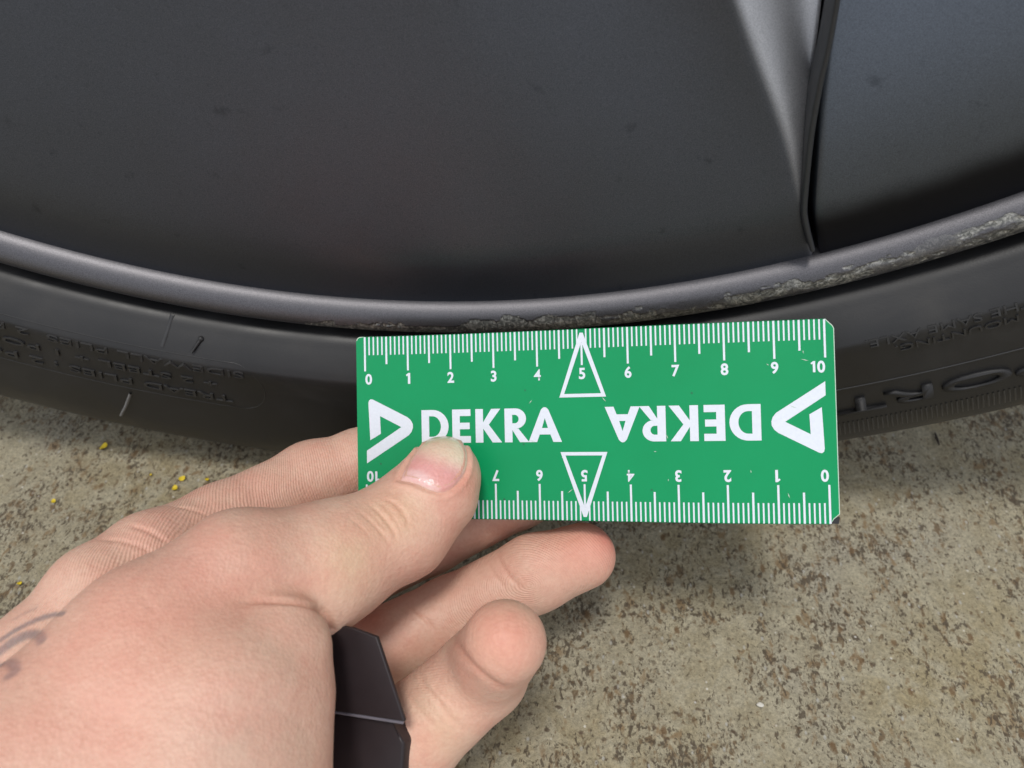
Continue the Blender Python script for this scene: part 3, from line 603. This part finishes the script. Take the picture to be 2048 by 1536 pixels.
def build_hand():
    lo = np.array([-13.0, -12.0, 8.6]); hi = np.array([3.2, 1.0, 19.8]); V, Q = surface_nets(lo, hi, .045)
    for _ in range(2):                                    # light smoothing
        S = np.zeros_like(V); c = np.zeros(len(V))
        for a in range(4):
            i, j = Q[:, a], Q[:, (a + 1) % 4]; np.add.at(S, i, V[j]); np.add.at(S, j, V[i]); np.add.at(c, i, 1); np.add.at(c, j, 1)
        V = V * .5 + .5 * S / np.maximum(c, 1)[:, None]
    Nn = grad(V); disp = np.zeros(len(V)); tint = np.tile(np.array([.655, .415, .315]), (len(V), 1))
    for px, wd, dp in CREASES:
        if dp < .05: wd *= .72
        pl = raycast(dense(px, 5)); bb = (np.abs(V - pl.mean(0)).max(1) < 2.5); ii = np.where(bb)[0]; d = seg_dist(V[ii], pl)
        near = np.argmin(((V[ii][:, None, :] - pl[None]) ** 2).sum(-1), axis=1) / (len(pl) - 1.); tp = (np.clip(near / .3, .05, 1) if dp > .06 else np.clip(np.sin(near * math.pi) * 1.5, .1, 1))
        dp = dp * (1. if dp > .05 else .75); disp[ii] += tp * -dp * np.exp(-(d / wd)**2) + tp * dp * .18 * np.exp(-((d - wd * 2.2) / (wd * 1.3))**2)
        f = np.clip(dp / .05, 0, 1) * .40 * tp * np.exp(-(d / (wd * .9))**2); tint[ii] = tint[ii] * (1 - f[:, None]) + np.array([.50, .20, .13]) * f[:, None]
    for x, y, r, c, wt in TINTS:
        p = raycast([(x, y)])[0]; f = (min(wt * 1.25, .8) * np.exp(-(np.linalg.norm(V - p, axis=1) / r)**2))[:, None]; tint = tint * (1 - f) + np.array(c) * f
    for px, wd, wt in TATTOO:
        pl = raycast(dense(px, 4)); d = seg_dist(V, pl); f = (wt * np.exp(-(d / wd)**4))[:, None]; tint = tint * (1 - f) + np.array([.16, .15, .16]) * f
    npl = raycast(dense(NAIL_PX + NAIL_PX[:1], 4)); d = seg_dist(V, npl); f = np.exp(-(d / .05)**2); disp += -.035 * f + .03 * np.exp(-((d - .11) / .07)**2)
    tint = tint * (1 - .3 * f[:, None]) + np.array([.70, .42, .32]) * .3 * f[:, None]
    disp += .012 * fbm(V * 1.6, 3) * .8 + .004 * fbm(V * 6, 2)
    V2 = V + Nn * disp[:, None]
    # friction ridges on the inner side of the fingers: a phase that runs along each finger
    ph = np.zeros(len(V)); am = np.zeros(len(V))
    for g, (x0, y0), lim in ((RING, (1060, 1170), 2.4), (LITTLE, (760, 1130), 3.3), (INDEX, (-250, 1130), 12.)):
        p = raycast([(x0, y0)])[0] if g is RING else at(x0, y0, 15.0); dv = V - p; p2 = raycast([(x0, y0)])[0] if g is RING else at(x0, y0, 15.0); dd = np.linalg.norm((V - p2) * np.array([1, 1.25, .6]), axis=1) + .25 * fbm(V * .9, 2)
        near = np.argmin(np.stack([np.min([d_cap(V, c) for c in gg], axis=0) for gg in (THUMB, INDEX, MIDDLE, RING, LITTLE)]), axis=0) == (3 if g is RING else 4 if g is LITTLE else 1)
        a = sstep(lim, lim * .6, np.linalg.norm(dv, axis=1)) * near; ph = np.where(a > 0, dd * 2 * math.pi / .055, ph); am = np.maximum(am, a)
    me = fast_mesh('hand', world(V2), Q); set_attr(me, 'tint', tint); set_attr(me, 'ridge', ph); set_attr(me, 'ridge_amount', am)
    return new_obj('hand', me, None, MSKIN)
hand = build_hand()
tag(hand, 'bare tattooed left hand of a person pinching the green ruler between thumb and fingers', 'hand')
def build_nail():
    # plate spanned between the base and the free edge, bowed across, set on the thumb
    out = np.array(NAIL_PX); c = out.mean(0); n = 40; ring = dense(NAIL_PX + NAIL_PX[:1], 5)[:-1]; m = len(ring); ks = np.linspace(0, 1, 14)
    pts = np.concatenate([c + (ring - c) * k for k in ks]); Pc = raycast(pts); Nn = grad(Pc, .15)
    k = np.repeat(ks, m); lift = .028 - .05 * np.clip((k - .82) / .18, 0, 1)**2
    P = Pc + Nn * lift[:, None]; V = list(P); F = []
    for i in range(13):
        for j in range(m): F.append((i * m + j, i * m + (j + 1) % m, (i + 1) * m + (j + 1) % m, (i + 1) * m + j))
    me = mesh_from('thumbnail', world(np.array(V)), F)
    base = np.array([845, 978.]); tip = np.array([897, 871.]); ax = tip - base; v = ((pts - base) @ ax) / (ax @ ax)
    side = ((pts - base) @ np.array([-ax[1], ax[0]])) / (ax @ ax)
    pink = np.array([.70, .35, .33]); pale = np.array([.72, .60, .45]); lun = np.array([.78, .55, .53])
    v2 = v - .10 * side; f = sstep(.36, .74, v2)[:, None]; col = pink * (1 - f) + pale * f
    lf = (sstep(.30, .18, v + .9 * (side + .10)**2) * .8)[:, None]; col = col * (1 - lf) + lun * lf
    ef = (sstep(.93, 1.0, k) * .5)[:, None]; col = col * (1 - ef) + np.array([.72, .55, .42]) * ef
    set_attr(me, 'tint', col); set_attr(me, 'ridge', np.zeros(len(pts))); set_attr(me, 'ridge_amount', np.zeros(len(pts)))
    bm = bmesh.new(); bm.from_mesh(me); bmesh.ops.recalc_face_normals(bm, faces=bm.faces[:]); bm.to_mesh(me); bm.free()
    o = new_obj('thumbnail', me, hand, MNAIL)
build_nail()

# ------------------------------------------------------------------ dark case held in the palm
def slab(name, corners, thick, mats, parent=None, bev=.03):
    """corners: four points (cm, hand space), front face; extruded away from the camera"""
    C = np.array(corners); nn = len(C); nrm = np.cross(C[1] - C[0], C[-1] - C[0]); nrm /= np.linalg.norm(nrm); nrm *= np.sign(nrm[2])
    bm = bmesh.new(); f = [bm.verts.new(p) for p in C]; b = [bm.verts.new(p + nrm * thick) for p in C]
    bm.faces.new(f); bm.faces.new(b[::-1])
    for i in range(nn): bm.faces.new((f[i], f[(i + 1) % nn], b[(i + 1) % nn], b[i]))
    for q in bm.faces: q.material_index = 0
    r = bmesh.ops.bevel(bm, geom=bm.edges[:], offset=bev, segments=3, affect='EDGES', profile=.5)
    for v in bm.verts: v.co = world(np.array(v.co))
    bmesh.ops.recalc_face_normals(bm, faces=bm.faces[:]); me = bpy.data.meshes.new(name); bm.to_mesh(me); bm.free()
    return new_obj(name, me, parent, mats, True)
case = bpy.data.objects.new('dark_case', None); COL.objects.link(case)
tag(case, 'dark brown flat case with a thin pale edge held between the palm and the fingers', 'case')
slab('flap', [at(545, 1230, 14.6), at(704, 1256, 13.85), at(753, 1274, 13.65), at(809, 1444, 13.35), at(600, 1412, 14.2)], .10, MCASE, case)
slab('flap_edge', [at(600, 1413, 14.22), at(806, 1445, 13.37), at(806, 1449, 13.39), at(600, 1417, 14.24)], .06, MCASEE, case, .006)
slab('body', [at(560, 1300, 14.9), at(740, 1330, 14.1), at(784, 1448, 13.75), at(808, 1487, 13.7), at(797, 1660, 13.6), at(560, 1660, 14.4)], .35, MCASE, case, .05)

# ------------------------------------------------------------------ small things on the ground
def petal(loc, size, seed, label):
    rnd = np.random.RandomState(seed); u = np.linspace(-1, 1, 7); A, B = np.meshgrid(u, u, indexing='ij')
    x = A * np.sqrt(1 - B**2 * .45); y = B * np.sqrt(1 - A**2 * .45) * .75; z = .35 * x**2 + .25 * y + .25 * rnd.randn() * x * y + .12 * rnd.rand(7, 7) + .3
    an = rnd.rand() * 6.28; size *= .8; X = x * math.cos(an) - y * math.sin(an); Y = x * math.sin(an) + y * math.cos(an)
    P = np.stack([X * size, Y * size, z * size], -1).reshape(-1, 3); Q = grid_quads(7, 7)
    n = len(P); P = np.vstack([P, P - [0, 0, size * .12]]); Q = np.vstack([Q, Q[:, ::-1] + n])
    o = new_obj('petal', fast_mesh('petal', P, Q), None, MPETAL); o.location = loc
    tag(o, label, 'petal', 'yellow petals on the concrete')
petal((-.0910, -.0014, 0), .0017, 1, 'largest yellow petal scrap, in the shade close under the tyre')
petal((-.0622, -.0107, 0), .0012, 2, 'upper of the two yellow petal scraps lying close together above the index finger')
petal((-.0632, -.0142, 0), .0011, 3, 'lower of the two yellow petal scraps lying close together above the index finger')
petal((-.0723, -.0101, 0), .0005, 4, 'tiny yellow speck left of the close pair of petal scraps')
petal((-.0546, -.0103, 0), .0008, 5, 'yellow petal scrap touching the outline of the index finger')
petal((-.0973, -.0217, 0), .0009, 6, 'lone yellow petal scrap on light concrete near the left side')
petal((-.0941, -.0476, 0), .0008, 7, 'yellow petal scrap furthest from the tyre, above the wrist')
def lump(name, loc, size, seed, m, label, cat, sc=(1, 1, .6)):
    bm = bmesh.new(); bmesh.ops.create_icosphere(bm, subdivisions=3, radius=1)
    V = np.array([v.co[:] for v in bm.verts]); k = 1 + .35 * fbm(V * 1.3 + seed, 3)
    for v, a in zip(bm.verts, k): v.co = Vector((v.co.x * a * sc[0], v.co.y * a * sc[1], v.co.z * a * sc[2] + sc[2] * .7)) * size
    me = bpy.data.meshes.new(name); bm.to_mesh(me); bm.free(); o = new_obj(name, me, None, m); o.location = loc; return tag(o, label, cat)
lump('stone_chip', (.1045, -.0633, 0), .0007, 3, MPEB, 'tiny white stone chip on the concrete below the ruler', 'stone', (1.3, .8, .6))
tw = lump('twig', (.1718, .0245, 0), .0026, 8, MTWIG, 'short dark twig on the concrete beside the tyre, right of the ruler', 'twig', (.13, 1.0, .13))
